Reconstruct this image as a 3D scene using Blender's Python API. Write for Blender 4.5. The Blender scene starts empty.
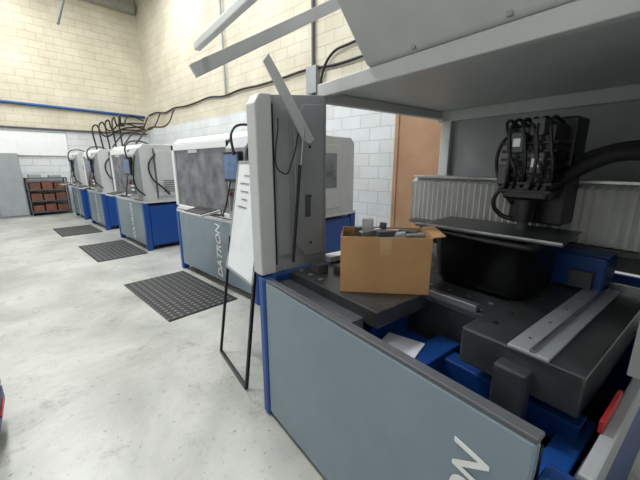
import bpy, bmesh, math, random
from mathutils import Vector, Matrix
random.seed(4)
S=bpy.context.scene
try:
    S.view_settings.view_transform='Standard'
    S.view_settings.look='None'
except Exception: pass

# ---------------------------------------------------------------- materials
def srgb(c):
    return tuple(((v/255)/12.92 if v/255<=0.04045 else ((v/255+0.055)/1.055)**2.4) for v in c)+(1,)
def mat(name,col,rough=.5,metal=0,noise=.06,nscale=6,bump=0,bscale=60,spec=.5,emit=0,trans=0,alpha=1):
    m=bpy.data.materials.new(name); m.use_nodes=True
    nt=m.node_tree; b=nt.nodes['Principled BSDF']
    c=srgb(col)
    b.inputs['Roughness'].default_value=rough; b.inputs['Metallic'].default_value=metal
    b.inputs['Specular IOR Level'].default_value=spec
    tc=nt.nodes.new('ShaderNodeTexCoord')
    n=nt.nodes.new('ShaderNodeTexNoise'); n.inputs['Scale'].default_value=nscale; n.inputs['Detail'].default_value=5
    nt.links.new(tc.outputs['Object'],n.inputs['Vector'])
    r=nt.nodes.new('ShaderNodeValToRGB')
    r.color_ramp.elements[0].position=.3; r.color_ramp.elements[1].position=.7
    r.color_ramp.elements[0].color=tuple(max(0,v*(1-noise*2)) for v in c[:3])+(1,)
    r.color_ramp.elements[1].color=tuple(min(1,v*(1+noise)) for v in c[:3])+(1,)
    nt.links.new(n.outputs['Fac'],r.inputs['Fac']); nt.links.new(r.outputs['Color'],b.inputs['Base Color'])
    if bump:
        n2=nt.nodes.new('ShaderNodeTexNoise'); n2.inputs['Scale'].default_value=bscale; n2.inputs['Detail'].default_value=4
        nt.links.new(tc.outputs['Object'],n2.inputs['Vector'])
        bp=nt.nodes.new('ShaderNodeBump'); bp.inputs['Strength'].default_value=bump; bp.inputs['Distance'].default_value=.02
        nt.links.new(n2.outputs['Fac'],bp.inputs['Height']); nt.links.new(bp.outputs['Normal'],b.inputs['Normal'])
    if emit:
        b.inputs['Emission Color'].default_value=c; b.inputs['Emission Strength'].default_value=emit
    return m

M={}
M['blue']=mat('blue_paint',(22,70,142),.4)
M['blued']=mat('blue_frame_paint',(20,56,115),.45,noise=.12)
M['panel']=mat('grey_blue_panel',(122,137,148),.4,noise=.03)
M['lgrey']=mat('light_grey_paint',(190,192,192),.42,noise=.03)
M['mgrey']=mat('mid_grey_paint',(148,152,155),.45,noise=.04)
M['dgrey']=mat('dark_grey_paint',(80,83,87),.5,noise=.06)
M['white']=mat('white_paint',(226,228,227),.4,noise=.02)
M['black']=mat('black_plastic',(20,20,22),.4,noise=.1)
M['blackg']=mat('black_gloss',(14,14,16),.28,noise=.1)
M['rubber']=mat('rubber',(26,26,28),.75)
M['steel']=mat('brushed_steel',(175,177,180),.32,metal=.85,noise=.08,nscale=20)
M['alu']=mat('aluminium',(205,210,216),.38,metal=.45,noise=.05,nscale=12)
M['iron']=mat('dark_ground_steel',(80,83,86),.3,metal=.35,noise=.15,nscale=9,bump=.06)
M['window']=mat('tinted_window',(104,104,112),.1,noise=.35,nscale=5,bump=.6,bscale=7,spec=1)  # mottled colour stands in for wrinkled film and bright reflections on the glass
M['screen']=mat('lit_monitor_screen',(70,90,120),.2,emit=.6,noise=.3,nscale=12)
M['card']=mat('cardboard',(192,148,102),.8,noise=.06,nscale=5,bump=.1,bscale=30)
M['tape']=mat('packing_tape',(200,164,118),.25)
M['wood']=mat('brown_door',(170,134,104),.6,noise=.08,nscale=3)
M['red']=mat('red_plastic',(160,34,38),.45)
M['rust']=mat('brown_crate',(112,70,54),.7,noise=.2)
M['paper']=mat('paper',(225,228,240),.7,noise=.02)
M['board']=mat('whiteboard_surface',(222,226,228),.25,noise=.03)
M['bluepipe']=mat('blue_pipe_paint',(34,80,135),.5)
M['beam']=mat('roof_steel',(150,150,140),.6)
M['lamp']=mat('lamp_diffuser',(255,250,240),.5,emit=6,noise=0)
M['bellow']=mat('bellows_grey',(205,206,203),.45,noise=.05)

def brickmat(name,low,high,split,horiz_axis):
    m=bpy.data.materials.new(name); m.use_nodes=True; nt=m.node_tree; b=nt.nodes['Principled BSDF']
    tc=nt.nodes.new('ShaderNodeTexCoord'); sp=nt.nodes.new('ShaderNodeSeparateXYZ'); nt.links.new(tc.outputs['Object'],sp.inputs[0])
    cb=nt.nodes.new('ShaderNodeCombineXYZ'); nt.links.new(sp.outputs[horiz_axis],cb.inputs[0]); nt.links.new(sp.outputs[2],cb.inputs[1])
    br=nt.nodes.new('ShaderNodeTexBrick'); nt.links.new(cb.outputs[0],br.inputs['Vector'])
    br.inputs['Scale'].default_value=1; br.inputs['Brick Width'].default_value=.44; br.inputs['Row Height'].default_value=.225
    br.inputs['Mortar Size'].default_value=.008; br.inputs['Mortar Smooth'].default_value=.5
    br.inputs['Color1'].default_value=(1,1,1,1); br.inputs['Color2'].default_value=(.94,.94,.93,1); br.inputs['Mortar'].default_value=(.8,.79,.76,1)
    gt=nt.nodes.new('ShaderNodeMath'); gt.operation='GREATER_THAN'; gt.inputs[1].default_value=split; nt.links.new(sp.outputs[2],gt.inputs[0])
    mx=nt.nodes.new('ShaderNodeMixRGB'); mx.inputs[1].default_value=srgb(low); mx.inputs[2].default_value=srgb(high); nt.links.new(gt.outputs[0],mx.inputs[0])
    n=nt.nodes.new('ShaderNodeTexNoise'); n.inputs['Scale'].default_value=1.2; n.inputs['Detail'].default_value=8; nt.links.new(tc.outputs['Object'],n.inputs['Vector'])
    rr=nt.nodes.new('ShaderNodeValToRGB'); rr.color_ramp.elements[0].position=.3; rr.color_ramp.elements[0].color=(.84,.82,.78,1); rr.color_ramp.elements[1].position=.62
    nt.links.new(n.outputs['Fac'],rr.inputs['Fac'])
    m1=nt.nodes.new('ShaderNodeMixRGB'); m1.blend_type='MULTIPLY'; m1.inputs[0].default_value=1
    nt.links.new(mx.outputs[0],m1.inputs[1]); nt.links.new(br.outputs['Color'],m1.inputs[2])
    m2=nt.nodes.new('ShaderNodeMixRGB'); m2.blend_type='MULTIPLY'; m2.inputs[0].default_value=1
    nt.links.new(m1.outputs[0],m2.inputs[1]); nt.links.new(rr.outputs[0],m2.inputs[2])
    nt.links.new(m2.outputs[0],b.inputs['Base Color']); b.inputs['Roughness'].default_value=.6
    bp=nt.nodes.new('ShaderNodeBump'); bp.inputs['Strength'].default_value=.7; bp.inputs['Distance'].default_value=.01; bp.invert=True
    nt.links.new(br.outputs['Fac'],bp.inputs['Height']); nt.links.new(bp.outputs['Normal'],b.inputs['Normal'])
    return m
M['brickR']=brickmat('painted_block_right',(216,221,225),(206,200,182),2.95,1)
M['brickB']=brickmat('painted_block_back',(214,219,222),(204,197,177),2.75,0)

def floormat():
    m=bpy.data.materials.new('painted_concrete'); m.use_nodes=True; nt=m.node_tree; b=nt.nodes['Principled BSDF']
    tc=nt.nodes.new('ShaderNodeTexCoord')
    def noise(s,d,ro=.5,dist=0):
        n=nt.nodes.new('ShaderNodeTexNoise'); n.inputs['Scale'].default_value=s; n.inputs['Detail'].default_value=d; n.inputs['Roughness'].default_value=ro; n.inputs['Distortion'].default_value=dist
        nt.links.new(tc.outputs['Object'],n.inputs['Vector']); return n
    n1=noise(.9,10,.65,.4); r1=nt.nodes.new('ShaderNodeValToRGB'); nt.links.new(n1.outputs['Fac'],r1.inputs[0])
    r1.color_ramp.elements[0].position=.35; r1.color_ramp.elements[0].color=srgb((146,148,142))
    r1.color_ramp.elements[1].position=.6; r1.color_ramp.elements[1].color=srgb((182,183,177))
    n2=noise(3.0,12,.78,.5); r2=nt.nodes.new('ShaderNodeValToRGB'); nt.links.new(n2.outputs['Fac'],r2.inputs[0])
    r2.color_ramp.elements[0].position=.55; r2.color_ramp.elements[0].color=(1,1,1,1)
    r2.color_ramp.elements[1].position=.63; r2.color_ramp.elements[1].color=(.72,.71,.68,1)
    n3=noise(26,8,.7,0); r3=nt.nodes.new('ShaderNodeValToRGB'); nt.links.new(n3.outputs['Fac'],r3.inputs[0])
    r3.color_ramp.elements[0].position=.33; r3.color_ramp.elements[0].color=(.5,.49,.46,1); r3.color_ramp.elements[1].position=.41; r3.color_ramp.elements[1].color=(1,1,1,1)
    a=nt.nodes.new('ShaderNodeMixRGB'); a.blend_type='MULTIPLY'; a.inputs[0].default_value=1; nt.links.new(r1.outputs[0],a.inputs[1]); nt.links.new(r2.outputs[0],a.inputs[2])
    c=nt.nodes.new('ShaderNodeMixRGB'); c.blend_type='MULTIPLY'; c.inputs[0].default_value=1; nt.links.new(a.outputs[0],c.inputs[1]); nt.links.new(r3.outputs[0],c.inputs[2])
    nt.links.new(c.outputs[0],b.inputs['Base Color'])
    rr=nt.nodes.new('ShaderNodeMapRange'); nt.links.new(n2.outputs['Fac'],rr.inputs[0]); rr.inputs[3].default_value=.2; rr.inputs[4].default_value=.45
    nt.links.new(rr.outputs[0],b.inputs['Roughness'])
    bp=nt.nodes.new('ShaderNodeBump'); bp.inputs['Strength'].default_value=.12; bp.inputs['Distance'].default_value=.01
    nt.links.new(n2.outputs['Fac'],bp.inputs['Height']); nt.links.new(bp.outputs['Normal'],b.inputs['Normal'])
    return m
M['floor']=floormat()

def dotmat(name,base,dot,pitch,rad,rough=.7,metal=0):
    m=bpy.data.materials.new(name); m.use_nodes=True; nt=m.node_tree; b=nt.nodes['Principled BSDF']
    tc=nt.nodes.new('ShaderNodeTexCoord'); sp=nt.nodes.new('ShaderNodeSeparateXYZ'); nt.links.new(tc.outputs['Object'],sp.inputs[0])
    outs=[]
    for i in (0,1):
        d=nt.nodes.new('ShaderNodeMath'); d.operation='DIVIDE'; d.inputs[1].default_value=pitch; nt.links.new(sp.outputs[i],d.inputs[0])
        f=nt.nodes.new('ShaderNodeMath'); f.operation='FRACT'; nt.links.new(d.outputs[0],f.inputs[0])
        s=nt.nodes.new('ShaderNodeMath'); s.operation='SUBTRACT'; s.inputs[1].default_value=.5; nt.links.new(f.outputs[0],s.inputs[0])
        p=nt.nodes.new('ShaderNodeMath'); p.operation='POWER'; p.inputs[1].default_value=2; 
        ab=nt.nodes.new('ShaderNodeMath'); ab.operation='ABSOLUTE'; nt.links.new(s.outputs[0],ab.inputs[0]); nt.links.new(ab.outputs[0],p.inputs[0]); outs.append(p)
    ad=nt.nodes.new('ShaderNodeMath'); ad.operation='ADD'; nt.links.new(outs[0].outputs[0],ad.inputs[0]); nt.links.new(outs[1].outputs[0],ad.inputs[1])
    lt=nt.nodes.new('ShaderNodeMath'); lt.operation='LESS_THAN'; lt.inputs[1].default_value=rad*rad; nt.links.new(ad.outputs[0],lt.inputs[0])
    mx=nt.nodes.new('ShaderNodeMixRGB'); mx.inputs[1].default_value=srgb(base); mx.inputs[2].default_value=srgb(dot); nt.links.new(lt.outputs[0],mx.inputs[0])
    nt.links.new(mx.outputs[0],b.inputs['Base Color']); b.inputs['Roughness'].default_value=rough; b.inputs['Metallic'].default_value=metal
    return m
M['mat']=dotmat('perforated_rubber',(36,36,38),(98,98,97),.075,.25)
M['bed']=dotmat('drilled_bed_plate',(72,76,80),(170,172,175),.11,.1,.3,.3)

# ---------------------------------------------------------------- builders
def link(o,par=None):
    S.collection.objects.link(o)
    if par is not None: o.parent=par
    return o
def empty(name,loc=(0,0,0),rz=0,par=None):
    e=bpy.data.objects.new(name,None); e.location=loc; e.rotation_euler=(0,0,rz); e.empty_display_size=.2
    return link(e,par)
def meshobj(name,bm,m,par=None,bevel=0,smooth=False):
    me=bpy.data.meshes.new(name); bmesh.ops.recalc_face_normals(bm,faces=bm.faces); bm.to_mesh(me); bm.free()
    o=bpy.data.objects.new(name,me); 
    for mm in (m if isinstance(m,(list,tuple)) else [m]): me.materials.append(mm)
    link(o,par)
    if smooth:
        for p in me.polygons: p.use_smooth=True
    if bevel:
        b=o.modifiers.new('bevel','BEVEL'); b.width=bevel; b.segments=2; b.limit_method='ANGLE'
    return o
def addbox(bm,x0,x1,y0,y1,z0,z1,mi=0):
    v=[bm.verts.new(p) for p in ((x0,y0,z0),(x1,y0,z0),(x1,y1,z0),(x0,y1,z0),(x0,y0,z1),(x1,y0,z1),(x1,y1,z1),(x0,y1,z1))]
    for f in ((0,3,2,1),(4,5,6,7),(0,1,5,4),(1,2,6,5),(2,3,7,6),(3,0,4,7)):
        fc=bm.faces.new([v[i] for i in f]); fc.material_index=mi
def box(name,par,x0,x1,y0,y1,z0,z1,m,bevel=.004):
    bm=bmesh.new(); addbox(bm,x0,x1,y0,y1,z0,z1); return meshobj(name,bm,M[m],par,bevel)
def boxes(name,par,lst,m,bevel=.003):
    bm=bmesh.new()
    for b in lst: addbox(bm,*b)
    return meshobj(name,bm,M[m],par,bevel)
def prism(name,par,prof,y0,y1,m,bevel=.004):
    """profile in x,z extruded along y"""
    bm=bmesh.new(); a=[bm.verts.new((x,y0,z)) for x,z in prof]; b=[bm.verts.new((x,y1,z)) for x,z in prof]
    bm.faces.new(a); bm.faces.new(b[::-1]); n=len(prof)
    for i in range(n): bm.faces.new((a[i],b[i],b[(i+1)%n],a[(i+1)%n]))
    return meshobj(name,bm,M[m],par,bevel)
def bar(name,par,p,q,w,h,m,bevel=.003,up=(0,0,1)):
    p=Vector(p);q=Vector(q); d=(q-p); L=d.length; d.normalize(); u=Vector(up)
    s=d.cross(u); s.normalize(); u=s.cross(d)
    bm=bmesh.new(); vs=[]
    for e in (p,q):
        for a,b in ((-1,-1),(1,-1),(1,1),(-1,1)): vs.append(bm.verts.new(e+s*a*w/2+u*b*h/2))
    for f in ((0,1,2,3),(7,6,5,4),(0,4,5,1),(1,5,6,2),(2,6,7,3),(3,7,4,0)): bm.faces.new([vs[i] for i in f])
    return meshobj(name,bm,M[m],par,bevel)
def tube(name,par,pts,r,m,cyc=False,smoothc=True):
    cu=bpy.data.curves.new(name,'CURVE'); cu.dimensions='3D'; cu.bevel_depth=r; cu.bevel_resolution=3; cu.resolution_u=8; cu.use_fill_caps=True
    if smoothc and len(pts)>2:
        sp=cu.splines.new('BEZIER'); sp.bezier_points.add(len(pts)-1)
        for bp,p in zip(sp.bezier_points,pts): bp.co=p; bp.handle_left_type=bp.handle_right_type='AUTO'
    else:
        sp=cu.splines.new('POLY'); sp.points.add(len(pts)-1)
        for bp,p in zip(sp.points,pts): bp.co=tuple(p)+(1,)
    cu.materials.append(M[m]); t=bpy.data.objects.new(name+'_c',cu)
    S.collection.objects.link(t); dg=bpy.context.evaluated_depsgraph_get(); me=bpy.data.meshes.new_from_object(t.evaluated_get(dg))
    bpy.data.objects.remove(t); o=bpy.data.objects.new(name,me)
    for p in me.polygons: p.use_smooth=True
    return link(o,par)
def text(name,par,s,size,mtx,m):
    cu=bpy.data.curves.new(name,'FONT'); cu.body=s; cu.size=size; cu.extrude=.001; cu.offset=size*.012; cu.shear=.2
    cu.materials.append(M[m]); t=bpy.data.objects.new(name+'_c',cu); S.collection.objects.link(t)
    dg=bpy.context.evaluated_depsgraph_get(); me=bpy.data.meshes.new_from_object(t.evaluated_get(dg)); bpy.data.objects.remove(t)
    me.transform(mtx); o=bpy.data.objects.new(name,me); return link(o,par)

# ---------------------------------------------------------------- room
XR=5.0; YB=14.2; XL=-3.5; YN=-3.0; H=7.8
def room(name,b,m): 
    bm=bmesh.new(); addbox(bm,*b); return meshobj(name,bm,M[m])
room('floor',(XL-.2,XR+.2,YN-.2,YB+.2,-.2,0),'floor')
room('ceiling',(XL-.2,XR+.2,YN-.2,YB+.2,H,H+.2),'white')
room('wall_right',(XR,XR+.2,YN-.2,YB+.2,0,H),'brickR')
room('wall_back',(XL-.2,XR,YB,YB+.2,0,H),'brickB')
room('wall_left',(XL-.2,XL,YN-.2,YB,0,H),'white')
room('wall_front',(XL,XR,YN-.2,YN,0,H),'white')
box('crane_beam',None,-3.4,4.9,YB-.32,YB-.02,6.95,7.2,'beam',.01)
e=empty('roof_truss',(0,0,0))
for i,y in enumerate((4,8,12)):
    box('chord_%d'%i,e,XL+.02,XR-.02,y-.06,y+.06,7.45,7.7,'beam')
tube('blue_wall_pipe',None,[(-3.4,YB-.06,3.5),(1.5,YB-.06,3.47),(4.9,YB-.06,3.42)],.045,'bluepipe')
tube('wall_conduit',None,[(-3.4,YB-.05,2.78),(2,YB-.05,2.75),(4.9,YB-.05,2.78)],.03,'dgrey')
tube('hanging_pipe',None,[(2.2,12,5.35),(2.35,12,5.8),(2.9,12,7.4)],.035,'dgrey')
pts=[]
y=13.9
while y>2.2:
    pts.append((XR-.04,y,3.42+.02*math.sin(y*3)+ (.05 if int(y)%2 else 0))); y-=.8
tube('wall_power_cable',None,pts,.025,'black')
e=empty('wall_conduit_run')
tube('riser',e,[(XR-.05,4.9,2.0),(XR-.05,4.9,3.2),(XR-.05,4.9,5.2)],.035,'dgrey')
tube('riser_b',e,[(XR-.05,8.2,3.42),(XR-.05,8.2,5.2),(XR-.05,8.2,7.6)],.025,'mgrey')
box('junction_box',e,XR-.12,XR-.005,4.76,5.04,3.0,3.5,'mgrey')
tube('loop',e,[(XR-.05,4.7,2.6),(XR-.06,4.65,3.3),(XR-.06,4.4,3.62),(XR-.05,4.0,3.7),(XR-.05,3.5,3.72)],.025,'black')
e=empty('cable_bundle')
for i in range(5):
    z=2.85+.1*i
    tube('cable_%d'%i,e,[(3.0+.2*i,13.5,2.0),(3.1+.2*i,13.7,z+.1),(3.4+.15*i,13.9,z-.25+.1*(i%2)),(3.9+.1*i,14.0,z+.15*math.sin(i*2)),(4.8,14.0,z)],.025,'black')
for i in range(3):
    tube('drop_%d'%i,e,[(XR-.1,13.8-1.2*i,3.4),(XR-.5,13.6-1.2*i,2.85),(XR-1.1,13.4-1.2*i,2.7),(XR-1.6,13.2-1.2*i,2.2)],.022,'black')
e=empty('door_1')
box('leaf',e,XR-.05,XR-.005,2.0,2.9,0,2.75,'wood',.004)
boxes('frame',e,[(XR-.07,XR-.002,2.9,2.97,0,2.8),(XR-.07,XR-.002,1.93,2.0,0,2.8),(XR-.07,XR-.002,1.93,2.97,2.75,2.82)],'wood')
tube('handle',e,[(XR-.05,2.1,1.05),(XR-.1,2.1,1.05),(XR-.1,2.22,1.05)],.012,'steel',smoothc=False)

e=empty('metal_cabinet')
box('carcass',e,-.35,.95,13.65,14.15,0,1.95,'mgrey')
boxes('doors',e,[(-.33,.29,13.62,13.65,.06,1.92),(.31,.93,13.62,13.65,.06,1.92)],'mgrey')
boxes('handles',e,[(.24,.27,13.59,13.62,.95,1.15),(.33,.36,13.59,13.62,.95,1.15)],'dgrey')
e=empty('storage_shelf')
boxes('frame',e,[(x,x+.04,y,y+.04,0,1.2) for x in (1.0,2.0) for y in (13.6,14.1)]+[(1.0,2.04,13.6,14.14,z,z+.03) for z in (.1,.45,.8,1.17)],'dgrey')
for k,z in enumerate((.13,.48,.83)):
    boxes('crates_%d'%k,e,[(1.07+.31*i,1.07+.31*i+.27,13.63,14.05,z,z+.2+.03*((i+k)%2)) for i in range(3)],'rust',.01)
boxes('stored_parts',e,[(1.1,1.4,13.65,14.0,1.2,1.32),(1.6,1.9,13.65,14.0,1.2,1.28)],'mgrey',.01)
e=empty('wall_notice_board'); box('panel',e,-.6,2.3,14.15,14.195,1.9,2.65,'white'); box('rim',e,-.62,2.32,14.13,14.19,2.65,2.69,'mgrey')

# ---------------------------------------------------------------- row of CNC machines
def row_machine(y0,L,full=True):
    P=empty('cnc_milling_machine',(2.02,y0,0)); D=1.8
    box('base_body',P,.05,D-.02,.03,L-.03,.07,.86,'blued',.008)
    boxes('feet',P,[(x,x+.1,y,y+.1,0,.07) for x in (.12,D-.25) for y in (.1,L-.2)],'black')
    prism('front_panel',P,[(0,.1),(.06,.06),(.06,.88),(0,.9)],.09,L-.09,'panel',.006)
    boxes('corner_posts',P,[(-.01,.09,0,.085,.0,.92),(-.01,.09,L-.085,L,.0,.92),(D-.1,D,0,.085,0,.92),(D-.1,D,L-.085,L,0,.92)],'blue',.015)
    box('side_panel',P,.1,D-.12,.01,.03,.1,.84,'blue',.004)
    box('ledge',P,.0,D,.0,L,.9,.945,'lgrey',.006)
    prof=[(.04,.945),(.04,1.9),(.12,1.97),(D-.12,1.97),(D-.04,1.9),(D-.04,.945)]
    prism('enclosure',P,prof,.02,L-.02,'lgrey',.008)
    wy0=.46 if L>1.6 else .36
    boxes('door_frame',P,[(.0,.045,wy0,wy0+.06,.98,1.88),(.0,.045,L-.1,L-.03,.98,1.88),(.0,.045,wy0,L-.03,1.8,1.88),(.0,.045,wy0,L-.03,.96,1.02)],'white',.005)
    box('door_window',P,.02,.042,wy0+.06,L-.1,1.02,1.8,'window',0)
    box('label',P,.012,.019,(wy0+L)/2,(wy0+L)/2+.26,1.76,1.83,'white',0)
    box('door_handle',P,-.035,.0,wy0+.02,wy0+.05,1.2,1.5,'dgrey',.006)
    prism('control_column',P,[(-.06,1.0),(-.06,1.78),(.04,1.9),(.04,1.0)],.04,wy0-.03,'mgrey',.006)
    box('monitor',P,-.12,-.06,.08,wy0-.07,1.42,1.74,'black',.008)
    box('monitor_screen',P,-.124,-.119,.1,wy0-.09,1.45,1.71,'screen',0)
    boxes('button_panel',P,[(-.075,-.06,.08,wy0-.08,1.08,1.34)],'dgrey')
    boxes('buttons',P,[(-.09,-.075,.11+.06*i,.14+.06*i,1.14+.07*j,1.17+.07*j) for i in range(3) for j in range(2)],'white',.003)
    box('emergency_stop',P,-.1,-.075,wy0-.14,wy0-.1,1.26,1.3,'red',.008)
    bar('keyboard_arm',P,(.0,wy0+.2,.99),(-.2,wy0+.3,1.03),.04,.025,'dgrey')
    prism('keyboard_tray',P,[(-.34,1.02),(-.34,1.04),(-.1,1.08),(-.1,1.05)],wy0+.1,wy0+.6,'lgrey')
    prism('keyboard_keys',P,[(-.33,1.043),(-.33,1.055),(-.12,1.09),(-.12,1.078)],wy0+.13,wy0+.57,'black')
    box('side_door',P,.3,D-.35,.0,.02,1.02,1.86,'lgrey',.006)
    boxes('side_vents',P,[(.4,.75,-.006,.0,1.1+.04*i,1.115+.04*i) for i in range(6)],'dgrey',0)
    boxes('side_window',P,[(.95,D-.45,-.006,.0,1.3,1.75)],'window',0)
    box('side_split',P,.27,.285,-.004,.02,.98,1.9,'dgrey',0)
    box('top_housing',P,.8,1.5,.3,L-.4,1.97,2.02,'lgrey',.01)
    tube('cable_loop',P,[(.3,.0,1.8),(.16,-.04,1.6),(.2,-.05,1.35),(.35,-.04,1.2),(.5,.0,1.05)],.016,'black')
    tube('cable_loop_b',P,[(.35,.3,1.97),(.1,.24,2.03),(-.1,.2,1.95),(-.13,.15,1.7)],.014,'black')
    tube('cable_hang',P,[(-.1,.3,1.42),(-.14,.36,1.15),(-.12,.5,1.02),(-.05,.62,1.1)],.009,'black')
    tube('cable_hang_b',P,[(-.02,.06,1.8),(-.1,-.02,1.5),(-.08,.0,1.2),(.05,-.03,1.05)],.014,'black')
    text('lettering',P,'DATRON',.17,Matrix(((0,0,-1,-.004),(0,1,0,L*.38),(1,0,0,.14),(0,0,0,1))),'white')
    return P
row_machine(2.9,2.07)
row_machine(6.42,1.75)
row_machine(9.3,1.5)
row_machine(11.6,1.3)

for x0,x1,y0,y1 in ((1.13,1.95,3.25,4.77),(1.16,1.95,6.27,7.8),(1.1,1.9,9.16,10.5)):
    o=box('rubber_floor_mat',None,-(x1-x0)/2,(x1-x0)/2,-(y1-y0)/2,(y1-y0)/2,0,.014,'mat',.005)
    o.location=((x0+x1)/2,(y0+y1)/2,0)

# ---------------------------------------------------------------- near machine (open)
A=math.radians(9.3)
N=empty('open_gantry_milling_machine',(1.08,1.54,0),-A)
U1=-1.6
D=1.86
box('front_panel',N,.0,.03,-1.5,-.075,.03,.93,'panel',.01)
box('front_panel_lip',N,.0,.045,-1.5,-.075,.93,.945,'dgrey',.004)
boxes('corner_posts',N,[(-.012,.09,-.08,.0,0,.95),(D-.1,D,-.08,0,0,.95),(D-.1,D,U1,U1+.1,0,.95)],'blue',.02)
box('near_corner_post',N,.0,.09,U1,-1.505,0,.84,'blued',.02)
boxes('end_panels',N,[(.09,D-.1,-.03,-.005,.05,.93),(.09,D-.1,U1+.005,U1+.03,.05,.72)],'blued',.004)
box('back_panel',N,D-.03,D,U1+.1,-.08,.05,.93,'blue')
box('drip_tray',N,.05,D-.05,U1+.05,-.05,.12,.15,'black')
box('inner_liner',N,.031,.05,-1.5,-.08,.2,.9,'black',0)
boxes('blue_frame',N,[(.05,.5,-.36,-.26,.7,.8),(.05,.6,-.98,-.86,.62,.74),(.05,.6,-1.52,-1.44,.55,.67),
    (.2,.3,-1.5,-.1,.5,.62),(.45,.54,-1.5,-.1,.62,.72),(.1,.16,-.5,-.42,.15,.7),(.1,.16,-1.1,-1.02,.15,.6),(.3,.6,-.66,-.56,.66,.78)],'blue',.006)
boxes('frame_gussets',N,[(.12,.45,-.75,-.73,.3,.62),(.12,.45,-1.25,-1.23,.3,.6)],'blued',.004)
box('bed_body',N,.62,1.45,-1.45,-.06,.55,.915,'iron',.006)
box('bed_plate',N,.56,1.5,-1.5,-.04,.915,.945,'bed',.003)
box('front_ledge_beam',N,.2,.6,-.78,-.03,.86,.945,'iron',.006)
box('ledge_side_rail',N,.12,.2,-.7,-.03,.82,.89,'dgrey',.006)
boxes('ledge_bolts',N,[(.24,.27,-.1-.1*i,-.07-.1*i,.945,.955) for i in range(3)],'steel',.004)
boxes('ledge_fixture_blocks',N,[(.3,.38,-.2,-.12,.945,1.0),(.42,.5,-.3,-.2,.945,.985)],'dgrey',.004)
box('cross_beam',N,.37,1.45,-1.5,-1.09,.8,.955,'iron',.008)
boxes('cross_beam_bolts',N,[(.5+.15*i,.52+.15*i,-1.17,-1.15,.955,.962) for i in range(6)],'black',.003)
box('beam_end_block',N,.31,.38,-1.36,-1.25,.62,.9,'iron',.008)
box('beam_foot',N,.3,.42,-1.34,-1.26,.3,.62,'black',.01)
boxes('linear_rail',N,[(.56,.6,-1.05,-.8,.945,.975),(1.4,1.44,-1.5,-.1,.945,.99)],'steel',.002)
# far end column
prism('end_column',N,[(.0,.95),(.0,1.93),(.03,1.97),(.5,2.02),(.5,.95)],-.02,.05,'mgrey',.006)
prism('end_column_front',N,[(-.01,.96),(-.01,1.92),(.02,1.97),(.09,1.975),(.09,.96)],-.06,.05,'lgrey',.008)
box('end_column_slot',N,.095,.115,-.03,-.018,1.0,1.93,'black',0)
prism('end_column_pad',N,[(.32,1.02),(.25,1.12),(.25,1.85),(.32,1.95),(.47,1.96),(.47,1.02)],-.035,-.02,'mgrey',.006)
prism('end_column_inset',N,[(.13,1.05),(.13,1.9),(.22,1.93),(.22,1.05)],-.028,-.02,'mgrey',.004)
boxes('end_column_bolts',N,[(.35,.365,-.045,-.035,z,z+.015) for z in (1.1,1.4,1.7)],'black',.003)
box('column_vent',N,.32,.36,-.04,-.034,1.28,1.42,'dgrey',0)
boxes('rear_posts',N,[(D-.08,D,-.09,0,.95,2.0),(D-.08,D,U1,U1+.08,.95,2.0)],'lgrey',.008)
box('rear_wall',N,D-.03,D-.005,U1+.08,-.09,.95,2.0,'mgrey',0)
box('end_sill',N,.5,D-.08,-.07,.02,.95,.99,'lgrey',.004)
box('near_end_wall',N,.5,D-.05,U1,U1+.03,.95,2.0,'mgrey',0)
box('roof',N,.5,D,U1,.05,2.045,2.075,'lgrey',.004)
boxes('roof_frame',N,[(.48,.53,U1,.05,2.01,2.09),(.53,D-.02,.0,.05,1.98,2.045),(D-.08,D,U1,.05,1.96,2.045),(.53,D-.02,U1,U1+.05,1.98,2.045)],'lgrey',.006)
prism('raised_hood',N,[(.5,2.09),(.47,2.1),(-.02,2.66),(.0,2.7),(.3,2.8),(.62,2.5),(.62,2.09)],-2.4,-.39,'lgrey',.01)
boxes('hood_bolts',N,[(.455,.475,y,y+.02,2.1,2.125) for y in (-.7,-1.1,-1.5)],'mgrey',.002)
bar('door_side_frame',N,(-.3,-.02,2.03),(.62,-.02,2.56),.03,.06,'lgrey',.004)
bar('door_front_lip',N,(-.25,.05,2.16),(-.25,-1.5,2.16),.03,.035,'white',.004)
bar('door_hinge_clip',N,(-.25,.0,2.06),(-.25,.0,2.16),.03,.03,'dgrey')
prism('strut_arm',N,[(.04,2.12),(.07,2.16),(.13,2.08),(.36,1.75),(.33,1.72),(.28,1.74)],-.085,-.07,'lgrey',.003)
tube('gas_strut_rod',N,[(.28,-.09,1.8),(.24,-.09,1.45)],.006,'steel')
tube('gas_strut_cylinder',N,[(.25,-.09,1.6),(.19,-.09,1.02)],.01,'black')
tube('door_cable',N,[(.12,-.07,1.85),(.15,-.08,1.55),(.2,-.08,1.62),(.25,-.08,1.78)],.004,'black')
bm=bmesh.new(); n=74; prev=None
ya,yb=U1+.06,-.02
for i in range(n+1):
    yy=yb+(ya-yb)*i/n; xx=1.40+(.022 if i%2 else 0)
    a=bm.verts.new((xx,yy,1.17)); b=bm.verts.new((xx,yy,1.47)); c=bm.verts.new((1.46,yy,1.5))
    if prev: bm.faces.new((prev[0],a,b,prev[1])); bm.faces.new((prev[1],b,c,prev[2]))
    prev=(a,b,c)
meshobj('bellows',bm,M['bellow'],N)
box('gantry_beam',N,1.47,1.68,U1+.05,-.03,1.15,1.5,'dgrey',.006)
box('gantry_top_rail',N,1.4,1.5,U1+.05,-.03,1.5,1.52,'steel',.003)
box('gantry_bottom_rail',N,1.38,1.5,U1+.05,-.03,1.135,1.165,'dgrey',.003)
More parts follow.
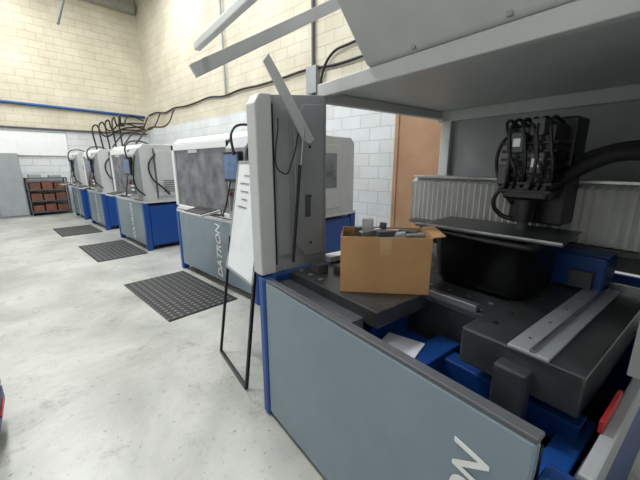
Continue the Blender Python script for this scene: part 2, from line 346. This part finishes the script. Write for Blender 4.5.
boxes('gantry_legs',N,[(1.5,1.68,-.14,-.05,.945,1.16),(1.5,1.68,U1+.06,U1+.15,.945,1.16)],'dgrey')
box('blue_carriage',N,1.26,1.48,-1.34,-.9,.95,1.14,'blue',.012)
box('blue_carriage_cap',N,1.25,1.49,-1.35,-.89,1.14,1.155,'blued',.004)
boxes('carriage_fittings',N,[(1.22,1.26,-1.3,-1.2,.97,1.06),(1.22,1.26,-1.05,-.95,.97,1.06)],'dgrey',.004)
# spindle head
yc=-1.0
box('z_slide',N,1.22,1.4,yc-.13,yc+.14,1.28,1.84,'black',.01)
box('spindle_housing',N,1.04,1.22,yc-.1,yc+.11,1.42,1.8,'blackg',.015)
boxes('spindle_fins',N,[(1.02,1.2,yc-.12,yc+.13,1.46+.04*i,1.475+.04*i) for i in range(7)],'black',.002)
tube('spindle_motor',N,[(1.12,yc+.02,1.3),(1.12,yc+.02,1.42)],.05,'black')
tube('spindle_nose',N,[(1.12,yc+.02,1.2),(1.12,yc+.02,1.3)],.028,'dgrey')
boxes('connector_blocks',N,[(1.0,1.06,yc+.02,yc+.09,1.66,1.76),(.99,1.05,yc-.08,yc-.02,1.56,1.66),(1.0,1.05,yc-.06,yc,1.74,1.82),(1.0,1.04,yc+.08,yc+.13,1.5,1.6)],'dgrey',.006)
boxes('status_labels',N,[(.985,.99,yc-.07,yc-.03,1.59,1.63),(.995,1.0,yc+.035,yc+.07,1.69,1.73)],'steel',0)
for i in range(6):
    a=yc-.1+.04*i
    tube('head_hose_%d'%i,N,[(1.12,a,1.8),(1.03,a+.02,1.82),(.995,a+.03*math.sin(i*2),1.7),(1.0,a-.02,1.58-.03*(i%3)),(1.06,a+.01,1.46)],.008,'black')
tube('side_hose_a',N,[(1.1,yc+.12,1.5),(1.08,yc+.17,1.4),(1.1,yc+.14,1.33),(1.12,yc+.05,1.3)],.012,'black')
tube('side_hose_b',N,[(1.2,yc+.1,1.8),(1.15,yc+.19,1.72),(1.15,yc+.18,1.5),(1.2,yc+.12,1.38)],.01,'black')
tube('energy_hose',N,[(1.2,yc-.1,1.52),(1.2,yc-.2,1.6),(1.2,yc-.32,1.65),(1.22,yc-.46,1.64),(1.25,yc-.58,1.6)],.036,'rubber')
tube('energy_hose_b',N,[(1.26,yc-.1,1.6),(1.26,yc-.22,1.66),(1.27,yc-.36,1.69),(1.3,yc-.58,1.66)],.022,'rubber')
# near-end bits
box('red_guard',N,.3,.52,U1+.03,U1+.042,.84,.88,'red',.002)
box('near_end_rail',N,.1,1.4,U1,U1+.035,.72,.84,'mgrey',.006)
boxes('near_end_bracket',N,[(.12,.7,U1+.03,U1+.07,.5,.66)],'dgrey',.01)
tube('blue_air_hose',N,[(.2,-1.45,.3),(.22,-1.4,.55),(.3,-1.42,.66),(.42,-1.45,.5),(.5,-1.4,.2)],.01,'bluepipe')
text('lettering',N,'DATRON',.15,Matrix(((0,0,-1,-.003),(0,1,0,-1.4),(1,0,0,.155),(0,0,0,1))),'white')
E=empty('tool_bin',(.98,-.91,.946),0,N)
bm=bmesh.new()
def ring(hx,hy,z,r=.05):
    pts=[]
    for cx,cy,a0 in ((hx-r,hy-r,0),(-hx+r,hy-r,90),(-hx+r,-hy+r,180),(hx-r,-hy+r,270)):
        for k in range(5):
            a=math.radians(a0+k*22.5); pts.append((cx+r*math.cos(a),cy+r*math.sin(a),z))
    return [bm.verts.new(p) for p in pts]
rs=[ring(.17,.22,0),ring(.19,.24,.04),ring(.205,.25,.27),ring(.225,.265,.275),ring(.225,.265,.3),ring(.205,.245,.3),ring(.2,.24,.27)]
for a,b in zip(rs,rs[1:]):
    for i in range(len(a)): bm.faces.new((a[i],a[(i+1)%len(a)],b[(i+1)%len(b)],b[i]))
bm.faces.new(rs[0][::-1]); bm.faces.new(rs[-1])
meshobj('tool_bin_shell',bm,M['blackg'],E,0,True)
E2=empty('cover_sheet',(1.06,-.83,1.248),.1,N)
box('sheet',E2,-.26,.2,-.4,.32,0,.008,'iron',.002)
box('folded_edge',E2,-.26,-.25,-.4,.32,.008,.02,'steel',.002)

def W(x,y,z): return Matrix.Translation((1.08,1.54,0))@Matrix.Rotation(-A,4,'Z')@Vector((x,y,z))
e=empty('aluminium_bar',W(.88,-1.33,.957),-A)
box('plate',e,-.52,.46,-.07,.06,.0,.012,'alu',.002)
box('raised_edge',e,-.52,.46,-.025,-.01,.012,.022,'steel',.002)
boxes('holes',e,[(-.42+.2*i,-.41+.2*i,.02,.03,.0121,.0128) for i in range(5)],'black',0)

# cardboard box with offcuts inside
BL=W(.49,-.545,.946); BR=-A-math.radians(44)
e=empty('cardboard_box',BL,BR)
hw,hd,h=.228,.14,.3
bm=bmesh.new(); t=.006
addbox(bm,-hw,hw,-hd,hd,0,t)
addbox(bm,-hw,hw,-hd,-hd+t,t,h); addbox(bm,-hw,hw,hd-t,hd,t,h); addbox(bm,-hw,-hw+t,-hd+t,hd-t,t,h); addbox(bm,hw-t,hw,-hd+t,hd-t,t,h)
meshobj('walls',bm,M['card'],e,.002)
def flap(nm,p,q,r,s):
    bm=bmesh.new(); vs=[bm.verts.new(x) for x in (p,q,r,s)]; bm.faces.new(vs); o=meshobj(nm,bm,M['card'],e); so=o.modifiers.new('s','SOLIDIFY'); so.thickness=.005
flap('flap_right',(hw,-hd,h),(hw,hd,h),(hw+.06,hd,h+.01),(hw+.06,-hd,h+.01))
flap('flap_back',(-hw,hd,h),(hw,hd,h),(hw,hd+.1,h-.02),(-hw,hd+.1,h-.02))
box('tape_strip',e,-.03,.03,-hd-.001,-hd,h-.09,h,'tape',0)
for i in range(11):
    x=-.15+.03*i; yy=-.07+.038*((i*3)%5); z=.265+.012*((i*7)%4)
    bar('offcut_%d'%i,e,(x-.04,yy,z),(x+.05,yy+.04*((i%3)-1),z+.01*((i%4)-1)),.04,.03,('alu','dgrey','steel','alu')[i%4])
box('contents_block',e,-.18,.18,-.12,.12,.007,.25,'dgrey',.01)
box('upright_block',e,-.12,-.06,-.02,.04,.25,.37,'steel',.004)
tube('round_stock',e,[(-.02,.05,.22),(-.0,.06,.34)],.02,'dgrey')

e=empty('paper_sheet',W(.3,-.82,.745),-A+.3); box('sheet',e,-.1,.12,-.1,.09,0,.003,'paper',0)
# whiteboard easel
e=empty('whiteboard_easel')
def bp(s,t):
    a=Vector((1.2,1.8,.78)).lerp(Vector((1.31,2.32,.78)),s); b=Vector((1.36,1.78,1.62)).lerp(Vector((1.47,2.3,1.62)),s); return a.lerp(b,t)
bm=bmesh.new(); nrm=(bp(1,0)-bp(0,0)).cross(bp(0,1)-bp(0,0)).normalized()
vs=[bm.verts.new(bp(*p)+nrm*q) for q in (0,.018) for p in ((0,0),(1,0),(1,1),(0,1))]
for f in ((0,1,2,3),(7,6,5,4),(0,4,5,1),(1,5,6,2),(2,6,7,3),(3,7,4,0)): bm.faces.new([vs[i] for i in f])
meshobj('board',bm,M['board'],e)
for nm,a,b in (('rim_a',(0,0),(0,1)),('rim_b',(1,0),(1,1)),('rim_c',(0,0),(1,0)),('rim_d',(0,1),(1,1))): bar(nm,e,bp(*a)+nrm*.009,bp(*b)+nrm*.009,.026,.026,'mgrey')
lo=[Vector((1.10,1.79,.015)),Vector((1.22,2.36,.015))]
bar('leg_near',e,lo[0],bp(0,.3),.022,.022,'black'); bar('leg_far',e,lo[1],bp(1,.3),.022,.022,'black'); bar('foot_bar',e,lo[0],lo[1],.025,.025,'black')
bar('back_leg_near',e,bp(0,.9)+Vector((.02,0,0)),Vector((1.62,1.85,.015)),.02,.02,'black'); bar('back_leg_far',e,bp(1,.9)+Vector((.02,0,0)),Vector((1.72,2.3,.015)),.02,.02,'black')
for i in range(5):
    a=bp(.5,.88-.07*i)-nrm*.004; b=bp(.7+.2*((i*5)%3)/3,.88-.07*i)-nrm*.004
    bar('writing_%d'%i,e,a,b,.003,.006,'dgrey',0)
e=empty('tool_trolley',(-.265,2.52,0),-.1)
box('body',e,-.4,.12,-.2,.2,.12,.5,'blue',.01)
boxes('drawers',e,[(.12,.135,-.18,.18,.14+.12*i,.24+.12*i) for i in range(3)],'blued',.004)
boxes('drawer_handles',e,[(.135,.145,-.1,.1,.18+.12*i,.195+.12*i) for i in range(3)],'red',.002)
boxes('casters',e,[(x,x+.05,y,y+.05,0,.12) for x in (-.36,.04) for y in (-.18,.12)],'black',.015)

# ---------------------------------------------------------------- lights
def area(x,y,z,sx,sy,p,col=(.98,.99,1)):
    l=bpy.data.lights.new('ceiling_light_%d'%len(bpy.data.lights),'AREA'); l.shape='RECTANGLE'; l.size=sx; l.size_y=sy; l.energy=p; l.color=col
    o=bpy.data.objects.new(l.name,l); o.location=(x,y,z); link(o)
for i,(x,y,p) in enumerate(((0,0,90),(0.5,4,250),(0.5,8,230),(0.5,12,220),(3.6,6,90),(3.6,10.5,110))):
    e=empty('ceiling_lamp'); box('housing',e,x-.2,x+.2,y-.8,y+.8,7.2,7.3,'white'); box('diffuser',e,x-.17,x+.17,y-.77,y+.77,7.185,7.2,'lamp',0)
    area(x,y,7.15,.35,1.5,p)
w=bpy.data.worlds.new('world'); S.world=w; w.use_nodes=True; w.node_tree.nodes['Background'].inputs[0].default_value=(.8,.85,.9,1); w.node_tree.nodes['Background'].inputs[1].default_value=.3

cam=bpy.data.cameras.new('camera'); cam.lens=18; cam.sensor_width=36; cam.clip_start=.02
co=bpy.data.objects.new('camera',cam); co.location=(0,0,1.6); co.rotation_euler=(math.radians(90-13.2),0,math.radians(-46.4)); link(co); S.camera=co
